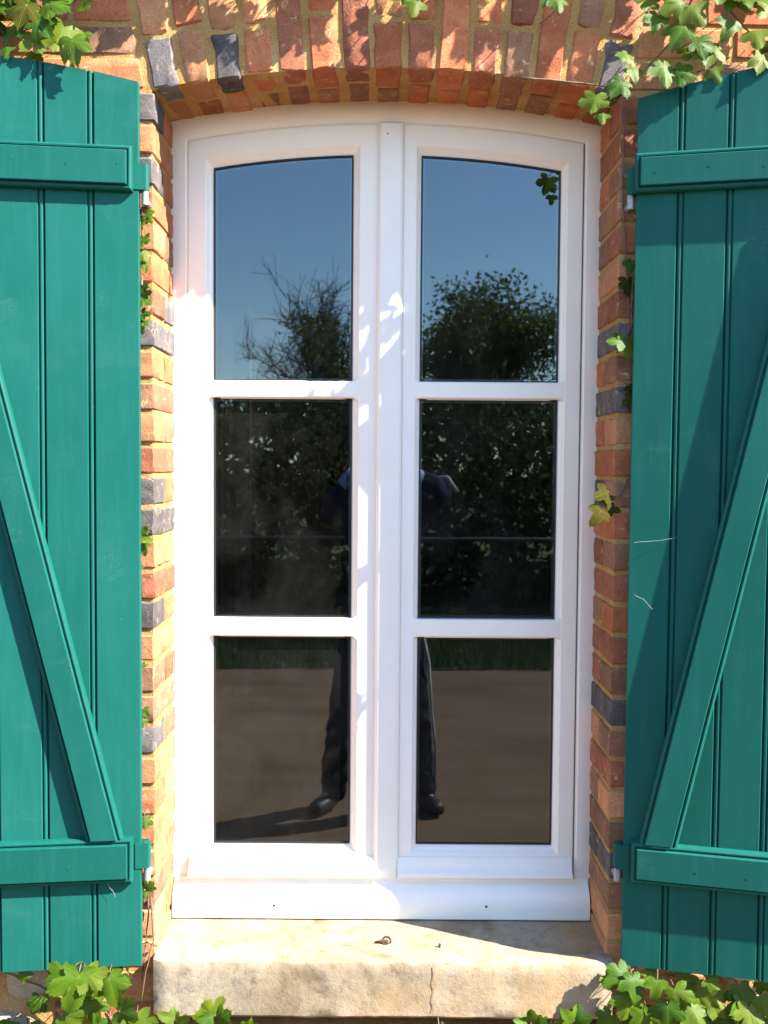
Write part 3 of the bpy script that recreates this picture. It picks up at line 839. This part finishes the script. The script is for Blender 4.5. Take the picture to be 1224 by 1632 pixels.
spray('creeper with pale toothed leaves hanging above the left shutter', (60, -30), -.03,
    [(95, 62, 78, 200, 0, -.07), (60, 70, 62, 160, 0, -.08), (118, 78, 60, 165, 0, -.09), (20, 50, 62, 230, 0, -.07), (40, 22, 64, 190, 0, -.08), (90, 10, 70, 100, 0, -.08), (12, 85, 40, 180, 0, -.08), (8, 12, 60, 250, 0, -.06), (68, 42, 56, 130, 0, -.09), (140, 2, 46, 70, 0, -.06), (-20, 40, 70, 200, 0, -.07), (-40, -10, 70, 180, 0, -.07), (30, -20, 70, 150, 0, -.06), (50, 95, 44, 190, 0, -.05), (130, 60, 40, 120, 0, -.045)] + scatter(-90, 150, -60, 0, 14, 50, 80, -.08, -.03, 1),
    [[(200, -40, -.01), (120, 0, -.02), (60, 40, -.03), (10, 60, -.03)]], dark=.12)
spray('dense creeper with glossy leaves in the upper right corner above the right shutter', (1150, -30), -.03,
    [(1010, 118, 44, 160, 0, -.06), (985, 140, 48, 215, 0, -.08), (945, 165, 54, 200, 0, -.08), (1000, 90, 40, 130, 0, -.07), (1060, 118, 62, 170, 0, -.09), (1090, 118, 52, 110, 0, -.09), (1130, 85, 60, 185, 0, -.09), (1080, 55, 64, 215, 0, -.08), (1110, 25, 66, 150, 0, -.08), (1160, 45, 58, 200, 0, -.09), (1075, 10, 60, 240, 0, -.07), (1205, 65, 64, 180, 0, -.09), (1175, 5, 60, 120, 0, -.08), (1215, 20, 56, 210, 0, -.08), (1140, 120, 44, 150, 0, -.08), (1045, 35, 50, 190, 0, -.06), (1212, 100, 46, 190, 0, -.10), (1235, 80, 60, 170, 0, -.1), (960, 190, 34, 185, 0, -.09), (1030, 5, 46, 210, 0, -.05), (1120, 70, 50, 100, 0, -.1), (1095, 85, 44, 190, 0, -.07)] + scatter(1060, 1330, -80, 20, 22, 50, 78, -.10, -.03, 2),
    [[(1120, -40, -.02), (1075, 60, -.03), (1010, 130, -.03), (960, 150, -.04)], [(1120, -40, -.02), (1180, 40, -.04), (1240, 90, -.05)], [(830, 125, -.012), (900, 130, -.02), (945, 135, -.03), (985, 140, -.05)]], dark=.12)
r_ = random.Random(44)
over = [(662, 14, 48, 195, 0, -.07), (645, -6, 46, 160, 0, -.06), (890, 8, 42, 170, 0, -.08), (868, -4, 36, 200, 0, -.07)]
for k in range(92):
    dd_ = r_.uniform(.045, .12); sx_ = r_.uniform(90, 1010)
    lim = 52 if 250 < sx_ < 480 else (20 if sx_ < 250 else (38+16*math.sin(sx_*.05)))
    sy_ = lim-14-abs(r_.gauss(0, 1))*46
    lx, ly = sx_+2.30*dd_*767, sy_-2.2*dd_*767
    if ly > -38: continue
    over.append((lx, ly, r_.uniform(46, 82), r_.choice([165, 180, 195, 210, 150])+r_.uniform(-15, 15), 0, -dd_))
spray('creeper leaf tips dangling over the middle of the brick arch at the top edge', (612, -120), -.02, over,
    [[(200, -60, -.02), (400, -80, -.02), (612, -90, -.02), (800, -80, -.02), (1000, -60, -.02)], [(880, -80, -.02), (890, 10, -.03), (860, 38, -.02)], [(700, -60, -.02), (660, 0, -.05)]])
spray('single bright three lobed creeper leaf on the right brick jamb at mid height', (1003, 548), -.01, [(984, 543, 46, 275, 0, -.035), (1001, 552, 44, 170, 0, -.03)], [[(1008, 440, -.004), (1004, 520, -.004), (1000, 560, -.006)]])
spray('drooping olive creeper leaves across the right edge of the white frame', (1000, 800), -.01, [(958, 789, 48, 250, 0, -.03), (952, 822, 52, 215, 0, -.035), (968, 800, 36, 170, 0, -.03), (978, 812, 30, 100, 0, -.02)], [[(1004, 760, -.004), (990, 790, -.01), (962, 790, -.02)]], dark=1.0)
spray('dull creeper leaves half hidden behind the right shutter below its top hinge', (1003, 440), -.008, [(1001, 455, 40, 170, 0, -.012), (1005, 425, 34, 200, 0, -.012), (1006, 640, 34, 190, 0, -.012), (1005, 620, 26, 150, 0, -.012)], [[(994, 170, -.004), (992, 300, -.004), (998, 450, -.004), (1006, 650, -.004)]], dark=.8)
spray('small crinkled creeper tuft just under the upper left hinge pin', (232, 350), -.008, [(236, 340, 26, 60, 0, -.02), (228, 352, 28, 190, 0, -.02), (240, 352, 22, 120, 0, -.018), (230, 385, 34, 100, 0, -.02), (224, 408, 32, 190, 0, -.02), (230, 425, 26, 170, 0, -.02)], [[(226, 330, -.004), (228, 430, -.004)]])
spray('round leaved creeper shoots beside the left shutter at the height of the upper panes', (232, 480), -.008, [(231, 462, 32, 20, 0, -.02), (228, 482, 30, 190, 0, -.02), (232, 500, 28, 90, 0, -.02), (226, 520, 28, 180, 0, -.018), (234, 515, 20, 120, 0, -.018)], [[(226, 440, -.004), (230, 530, -.004)]])
spray('star shaped creeper leaves beside the left shutter at the height of the middle panes', (230, 860), -.008, [(230, 845, 30, 40, 0, -.02), (232, 858, 34, 90, 0, -.024), (229, 874, 32, 170, 0, -.022), (223, 905, 18, 180, 0, -.018), (222, 945, 16, 170, 0, -.018)], [[(224, 820, -.004), (226, 950, -.004)]])
spray('tiny creeper leaves beside the left shutter at the height of the lowest panes', (228, 1140), -.008, [(230, 1060, 16, 90, 0, -.018), (232, 1135, 24, 140, 0, -.02), (228, 1150, 20, 180, 0, -.02)], [[(224, 1040, -.004), (228, 1160, -.004)]])
spray('creeper leaf pair and pale bare stems at the lower left hinge', (236, 1400), -.008, [(231, 1312, 30, 170, 0, -.02), (238, 1412, 30, 40, 0, -.02), (232, 1425, 20, 180, 0, -.018)],
    [[(234, 1400, -.008), (236, 1450, -.01), (234, 1500, -.012), (226, 1560, -.015)], [(240, 1430, -.008), (244, 1500, -.03), (232, 1548, -.03), (224, 1600, -.02)], [(250, 1508, -.01), (234, 1502, -.02), (228, 1504, -.02)]])
spray('creeper with large five lobed leaves below the foot of the left shutter', (120, 1640), -.02,
    [(122, 1578, 104, 190, 0, -.10), (178, 1576, 78, 165, 0, -.09), (92, 1558, 66, 245, 0, -.10), (150, 1560, 60, 130, 0, -.09), (120, 1625, 80, 110, 0, -.07), (150, 1608, 60, 180, 0, -.06), (205, 1615, 66, 100, 0, -.07), (40, 1552, 34, 90, 0, -.06), (60, 1600, 40, 200, 0, -.03), (190, 1560, 50, 60, 0, -.04), (225, 1640, 70, 150, 0, -.08), (170, 1640, 60, 200, 0, -.06), (95, 1650, 70, 160, 0, -.07), (15, 1640, 50, 200, 0, -.04)] + scatter(-60, 260, 1645, 1760, 16, 60, 90, -.09, -.03, 6),
    [[(210, 1700, -.02), (190, 1640, -.03), (150, 1590, -.04), (90, 1550, -.05)], [(190, 1640, -.03), (60, 1570, -.02), (0, 1548, -.02)]])
spray('pointed creeper leaf sticking up before the left end of the stone sill', (335, 1640), -.05,
    [(335, 1604, 62, 350, 0, -.075), (328, 1620, 48, 280, 0, -.08), (355, 1618, 40, 50, 0, -.075), (290, 1625, 40, 60, 0, -.07), (398, 1630, 30, 20, 0, -.07), (268, 1620, 44, 300, 0, -.07)] + scatter(240, 430, 1645, 1740, 8, 50, 70, -.09, -.05, 8),
    [[(320, 1720, -.04), (330, 1630, -.06)], [(380, 1700, -.04), (398, 1635, -.06)]])
spray('low creeper shoots with narrow leaves before the right half of the stone sill', (880, 1650), -.05,
    [(846, 1618, 44, 350, 0, -.075), (832, 1628, 36, 300, 0, -.075), (862, 1630, 32, 30, 0, -.075), (908, 1620, 50, 330, 0, -.08), (925, 1622, 46, 60, 0, -.08), (700, 1638, 20, 0, 0, -.06), (895, 1636, 34, 290, 0, -.07)] + scatter(640, 960, 1650, 1740, 10, 44, 66, -.09, -.05, 9),
    [[(860, 1720, -.04), (846, 1630, -.06)], [(900, 1720, -.04), (912, 1630, -.06)]])
spray('thick mass of glossy creeper leaves below the foot of the right shutter', (1100, 1650), -.03,
    [(985, 1560, 66, 250, 0, -.07), (1010, 1572, 60, 175, 0, -.08), (1045, 1575, 56, 190, 0, -.09), (1000, 1600, 66, 200, 0, -.08), (1080, 1590, 60, 160, 0, -.09), (1062, 1620, 70, 185, 0, -.1), (1110, 1620, 62, 150, 0, -.09), (1135, 1565, 36, 110, 0, -.08), (1145, 1600, 56, 130, 0, -.08), (1180, 1585, 50, 170, 0, -.07), (1020, 1625, 58, 230, 0, -.08), (1190, 1620, 60, 190, 0, -.09), (965, 1625, 44, 230, 0, -.06), (1215, 1600, 54, 160, 0, -.08), (1095, 1560, 48, 80, 0, -.05), (1160, 1640, 60, 210, 0, -.08), (1040, 1552, 44, 120, 0, -.05), (1218, 1570, 40, 120, 0, -.06), (1238, 1630, 60, 190, 0, -.08), (965, 1560, 40, 280, 0, -.06)] + scatter(960, 1330, 1590, 1760, 34, 50, 76, -.09, -.03, 10),
    [[(1130, 1720, -.02), (1080, 1620, -.03), (1000, 1560, -.03)], [(1130, 1720, -.02), (1180, 1600, -.03), (1230, 1570, -.03)]])
# the arch joint's dark dangling twig
for (px, py) in ((352, 150),):
    pass

# ------------------------------------------------------------------ across the road (seen in the panes)
def blob_leaves(bm, fn, n_, s0, s1, rnd):
    for _ in range(n_):
        p = fn(rnd)
        if p is None: continue
        s = rnd.uniform(s0, s1)
        a = Vector((rnd.gauss(0, 1), rnd.gauss(0, 1), rnd.gauss(0, 1))).normalized(); b_ = a.orthogonal().normalized(); b_.rotate(Matrix.Rotation(rnd.uniform(0, 6.28), 3, a))
        c = a.cross(b_)
        v = [bm.verts.new(p+b_*s), bm.verts.new(p+c*s*.5), bm.verts.new(p-b_*s), bm.verts.new(p-c*s*.5)]
        bm.faces.new(v)
def grow(bm, p, d, length, r, depth, rnd, tips, upw=.15, spread=.6, minr=.004, kids=(2, 3)):
    pts = [p]; rad = [r]; q = p.copy(); dd = d.copy()
    for k in range(4):
        dd = (dd + Vector((rnd.gauss(0, .13), rnd.gauss(0, .13), rnd.gauss(0, .08)+upw*.25))).normalized()
        q = q+dd*length/4; pts.append(q); rad.append(max(minr*.6, r*(1-.11*(k+1))))
        if depth <= 2: tips.append(q.copy())
    tube(bm, pts, rad, 5 if depth > 2 else 3, False)
    if depth == 0: return
    for k in range(rnd.randint(*kids)):
        nd = (dd + Vector((rnd.gauss(0, spread), rnd.gauss(0, spread), rnd.gauss(0, spread*.6)+upw))).normalized()
        grow(bm, pts[-1] if k < 2 else pts[2], nd, length*rnd.uniform(.62, .82), rad[-1]*.68, depth-1, rnd, tips, upw, spread, minr, kids)
def tree(x, y, h, seed, label, leafy=True, depth=5, wid=.6, leafn=9, lm='foliage', group=None, ls=(.045, .085), sx=1.0):
    rnd = random.Random(seed); root = empty('tree', (x, y, GZ), label, 'tree', group)
    bm = bmesh.new(); tips = []
    base = Vector((0, 0, -.05)); L = h*.30
    grow(bm, base, Vector((0, 0, 1)), L, h*(.022 if leafy else .026), depth, rnd, tips, .22, wid, .004 if leafy else .011, (3, 4) if leafy else (3, 4))
    mz = max(t.z for t in tips); sc = h/mz
    bmesh.ops.scale(bm, vec=(sc*sx, sc, sc), verts=bm.verts)
    for f in bm.faces: f.smooth = True
    obj('trunk', bm, M['bark'] if leafy else M['twig'], root)
    if leafy:
        bm = bmesh.new()
        for t in tips:
            t = Vector((t.x*sc*sx, t.y*sc, t.z*sc))
            blob_leaves(bm, lambda r: t+Vector((r.gauss(0, .13), r.gauss(0, .13), r.gauss(0, .11))), leafn, ls[0], ls[1], rnd)
        obj('crown', bm, M[lm], root, kind='stuff')
    return root
tree(1.8, -12.3, 4.25, 11, 'leafy green tree reflected in the upper right pane', True, 5, .62, 9, ls=(.025, .055), sx=1.08)
def bare_tree(x, y, cz, rx, rz, seed, label):
    rnd = random.Random(seed); root = empty('tree', (x, y, GZ), label, 'tree'); bm = bmesh.new()
    tube(bm, [(0, 0, -.05), (.03, 0, .8), (.0, .02, cz-rz*.7), (.02, 0, cz)], [.13, .10, .07, .035], 8, False)
    for k in range(26):                                    # limbs, each with branches and twigs spreading to a rounded crown
        a = rnd.uniform(0, 6.283); e = rnd.uniform(-.25, 1.5); s0 = Vector((0, 0, rnd.uniform(cz-rz*.9, cz-.1)))
        tp = Vector((math.cos(a)*math.cos(e)*rx, math.sin(a)*math.cos(e)*rx, cz+math.sin(e)*rz))*rnd.uniform(.86, 1.0)
        def curve(p, q, up, r0, r1, n_=6, seg=3, w=.03):
            o = []
            for i_ in range(n_+1):
                t = i_/n_; v = p.lerp(q, t); v = v+Vector((rnd.gauss(0, w), rnd.gauss(0, w), rnd.gauss(0, w)+up*math.sin(t*3.14)))*(0 if i_ == 0 else 1); o.append(v)
            tube(bm, o, [r0+(r1-r0)*i_/n_ for i_ in range(n_+1)], seg, False); return o
        lm = curve(s0, tp, -.10, .026, .008, 7, 4)
        for m2 in range(13):
            b0 = lm[rnd.randint(2, 7)]; d = Vector((rnd.gauss(0, .17), rnd.gauss(0, .17), rnd.gauss(.08, .12)))+(tp-s0).normalized()*.22
            br_ = curve(b0, b0+d, -.02, .010, .0055, 4, 3, .02)
            for m3 in range(7):
                c0 = br_[rnd.randint(1, 4)]; curve(c0, c0+d*.35+Vector((rnd.gauss(0, .14), rnd.gauss(0, .14), rnd.gauss(.05, .12))), 0, .0055, .0035, 2, 3, .012)
    obj('trunk', bm, M['twig'], root)
bare_tree(-.95, -13.4, 3.05, 1.15, 1.30, 5, 'bare twiggy tree reflected in the upper left pane')
tree(-.45, -12.0, 3.05, 21, 'smaller leafy tree between the bare tree and the big leafy one', True, 4, .6, 12, ls=(.03, .06), sx=.5)
tree(4.6, -13.0, 4.3, 31, 'tall leafy tree to the right beyond the leafy one', True, 5, .6, 5)
tree(-6.5, -13.5, 3.7, 41, 'round leafy tree far to the left beyond the bare tree', True, 5, .6, 5)
# hedge bank beyond the fence: nobody could count its plants
rnd = random.Random(3); bm = bmesh.new()
def hf(r):
    x = r.uniform(-11, 11); y = r.uniform(-10.4, -7.7)
    top = 2.62+.30*noise.noise(Vector((x*.55, 1, 0)))+.16*noise.noise(Vector((x*2, 4, 0)))
    t = (-7.7-y)/2.6
    zt = top*(.55+.45*min(1, t*2.2))
    return Vector((x, y+.15*noise.noise(Vector((x*3, 0, 0))), zt*(1-abs(r.gauss(0, .33))) if r.random() < .75 else r.uniform(0, zt)))
blob_leaves(bm, hf, 90000, .022, .055, rnd)
bmesh.ops.translate(bm, verts=bm.verts, vec=(0, 0, GZ))
hedge = tag(obj('hedge', bm, M['hedgeleaf']), 'dark overgrown hedge across the road, reflected in the middle panes', 'hedge', kind='stuff')
bm = bmesh.new()
blob_leaves(bm, lambda r: Vector((r.uniform(-11, 11), r.uniform(-11.0, -10.5), r.uniform(GZ, 2.5))), 9000, .12, .2, rnd)
tag(obj('undergrowth', bm, M['hedgeleaf']), 'dark undergrowth filling the back of the hedge', 'undergrowth', kind='stuff')
# grass
bm = bmesh.new()
for _ in range(26000):
    x, y = rnd.uniform(-5.5, 5.5), rnd.uniform(-7.9, -5.80)
    h = rnd.uniform(.05, .16)*(1 + max(0, -(y+6.9))*1.2); a = rnd.uniform(0, 6.28); w = rnd.uniform(.004, .009)
    dx, dy = math.cos(a)*w, math.sin(a)*w
    bm.faces.new([bm.verts.new(p) for p in ((x-dx, y-dy, GZ), (x+dx, y+dy, GZ), (x+rnd.gauss(0, .03), y+rnd.gauss(0, .03), GZ+h))])
tag(obj('grass', bm, M['grassblade']), 'rough green grass growing on the verge beyond the road', 'grass', kind='stuff')
# rail fence
fn = empty('rail_fence', (0, -7.5, GZ), 'dark metal rail fence on the verge before the hedge', 'fence')
bm = bmesh.new(); tube(bm, [(-9, 0, .98), (9, 0, .98)], .022, 8); obj('rail', bm, M['rail'], fn, smooth=True)
for x in (-8, -5.2, -2.6, 2.9, 5.4, 8):
    bm = bmesh.new(); tube(bm, [(x, .03, 0), (x, .03, 1.02)], .025, 8); obj('post', bm, M['rail'], fn, smooth=True)

# ------------------------------------------------------------------ photographer
PB = Vector((-.01, -2.41, GZ))
person = empty('person', PB, 'person in dark jacket and dark trousers raising a camera, reflected in the window', 'person')
def skinned(name, verts, edges, radii, mt, root=0, sub=2, parent=person):
    me = bpy.data.meshes.new(name); me.from_pydata([tuple(v) for v in verts], edges, []); o = bpy.data.objects.new(name, me); C.objects.link(o)
    sk = o.modifiers.new('skin', 'SKIN'); ss = o.modifiers.new('sub', 'SUBSURF'); ss.levels = sub; ss.render_levels = sub
    for i, r in enumerate(radii):
        d = me.skin_vertices[0].data[i]; d.radius = (r, r) if not hasattr(r, '__len__') else r; d.use_root = (i == root)
    bpy.context.view_layer.update()
    ev = o.evaluated_get(bpy.context.evaluated_depsgraph_get()); nm = bpy.data.meshes.new_from_object(ev)
    o.modifiers.clear(); o.data = nm; nm.materials.clear(); nm.materials.append(mt)
    if name in ('jacket', 'trousers', 'shoe'):
        am = .010 if name != 'shoe' else .003
        for v in nm.vertices:                     # folds of the cloth
            q = v.co; v.co = q + noise.noise_vector(Vector((q.x*9, q.y*9, q.z*16)))*am*1.6 + noise.noise_vector(q*38)*am*.5
    nm.polygons.foreach_set('use_smooth', [True]*len(nm.polygons)); o.parent = parent; return o
V = {}
names = []; vs = []; rs = []; es = []
def jn(nm, p, r, par=None):
    V[nm] = len(vs); vs.append(Vector(p)); rs.append(r)
    if par: es.append((V[par], V[nm]))
# local: +y towards the wall
jn('pelvis', (0, 0, .95), (.14, .10)); jn('waist', (0, 0, 1.10), (.125, .09), 'pelvis'); jn('chest', (0, 0, 1.30), (.135, .095), 'waist'); jn('neckb', (0, 0, 1.44), (.07, .06), 'chest'); jn('neck', (0, .01, 1.50), .052, 'neckb')
jn('headb', (0, .02, 1.57), (.062, .07), 'neck'); jn('head', (0, .02, 1.65), (.072, .085), 'headb'); jn('headt', (0, .015, 1.715), (.05, .06), 'head')
for s, t in ((-1, 'l'), (1, 'r')):
    fx = -.235 if s < 0 else .215
    jn('sh'+t, (s*.155, 0, 1.41), .055, 'chest'); jn('el'+t, (s*(.31 if s > 0 else .27), .07, 1.52 if s > 0 else 1.42), .042, 'sh'+t); jn('wr'+t, (s*.105, .19, 1.615), .026, 'el'+t)
    jn('pa'+t, (s*.075, .225, 1.64), (.030, .018), 'wr'+t)
    for fi, (dz, ln, rr) in enumerate(((.028, .030, .008), (.010, .034, .009), (-.008, .033, .009), (-.026, .026, .008))):
        jn(f'f{fi}a{t}', (s*.068, .245, 1.64+dz), rr, 'pa'+t); jn(f'f{fi}b{t}', (s*.052, .262, 1.642+dz), rr*.95, f'f{fi}a{t}'); jn(f'f{fi}c{t}', (s*(.050-ln*.5), .262, 1.642+dz), rr*.85, f'f{fi}b{t}')
    jn('t1'+t, (s*.058, .215, 1.615), .011, 'pa'+t); jn('t2'+t, (s*.035, .222, 1.608), .009, 't1'+t)
    jn('hip'+t, (s*.10, 0, .90), .09, 'pelvis'); jn('kn'+t, (fx*.8, .05, .50), .064, 'hip'+t); jn('an'+t, (fx, 0, .085), .034, 'kn'+t); jn('to'+t, (fx*1.3, .12, .045), .020, 'an'+t)
skinned('body', vs, es, rs, M['skin'], V['pelvis'])
def sub(nl, grow_, nm, mt, root):
    idx = {k: i for i, k in enumerate(nl)}
    v2 = [vs[V[k]]-(Vector((0, .012, .062)) if k[:2] == 'an' else Vector((0, 0, 0))) for k in nl]; e2 = [(idx[a], idx[b_]) for a in nl for b_ in nl if (V[a], V[b_]) in es]
    r2 = [tuple(q+grow_+(.024 if k[:2] == 'an' else 0) for q in (rs[V[k]] if hasattr(rs[V[k]], '__len__') else (rs[V[k]],)*2)) for k in nl]
    return skinned(nm, v2, e2, r2, mt, idx[root], 3)
sub(['pelvis', 'waist', 'chest', 'neckb', 'shl', 'ell', 'wrl', 'shr', 'elr', 'wrr'], .014, 'jacket', M['jacket'], 'pelvis')
sub(['pelvis', 'hipl', 'knl', 'anl', 'hipr', 'knr', 'anr'], .012, 'trousers', M['denim'], 'pelvis')
for s, fx in ((-1, -.235), (1, .215)):
    skinned('shoe', [(fx*.95, -.03, .05), (fx*1.1, .05, .05), (fx*1.38, .15, .04)], [(0, 1), (1, 2)], [(.046, .05), (.048, .045), (.042, .034)], M['shoe'])
skinned('hair', [(0, -.02, 1.66), (0, -.015, 1.715), (0, .02, 1.745)], [(0, 1), (1, 2)], [(.080, .06), (.078, .062), (.062, .04)], M['hair'])
skinned('nose', [(0, .10, 1.655), (0, .122, 1.625)], [(0, 1)], [.010, .014], M['skin'], sub=1)
for s in (-1, 1):
    skinned('ear', [(s*.078, .01, 1.665), (s*.084, .005, 1.64), (s*.076, .012, 1.615)], [(0, 1), (1, 2)], [.010, .013, .008], M['skin'], sub=1)
    skinned('eye', [(s*.03, .098, 1.655), (s*.03, .103, 1.655)], [(0, 1)], [.011, .009], M['black'], sub=1)
skinned('mouth', [(-.022, .098, 1.585), (0, .104, 1.583), (.022, .098, 1.585)], [(0, 1), (1, 2)], [.004, .006, .004], M['skin'], sub=1)
# pale stripes along the raised right sleeve and trouser side
bm = bmesh.new(); tube(bm, [(.17, .03, 1.545), (.24, .05, 1.58), (.31, .075, 1.585), (.36, .09, 1.52)], [.006, .012, .014, .008], 6); obj('sleeve_stripe', bm, M['stripe'], person, smooth=True)
M['glint'] = simple('painted_blue_glint', (.16, .26, .50), (.25, .36, .60), 30, .6)  # blue glint near the hands, put into the colour
for s_ in (-1, 1):
    bm = bmesh.new(); tube(bm, [(s_*.175, .150, 1.583 if s_ > 0 else 1.55), (s_*.125, .178, 1.606)], [.040, .036], 12); obj('wrist_glint', bm, M['glint'], person, smooth=True)  # made-up bands at the wrists, standing in for the blue glints
bm = bmesh.new(); tube(bm, [(.19, .03, .92), (.235, .06, .72), (.25, .09, .50), (.27, .05, .30), (.27, .03, .12)], .007, 6); obj('trouser_stripe', bm, M['stripe'], person, smooth=True)
person.scale = (1, 1, 1.035)
camb = empty('camera_body', PB+Vector((.01, .262, 1.67)), 'small silver camera held up in both hands, reflected beside the meeting stile', 'camera')
bm = bmesh.new(); box(bm, -.05, .05, -.014, .010, 0, .062); bevel(bm, .005, 2); obj('casing', bm, M['silver'], camb, smooth=False)
bm = bmesh.new(); tube(bm, [(0, .009, .030), (0, .020, .030)], .022, 20); obj('lens', bm, M['black'], camb)
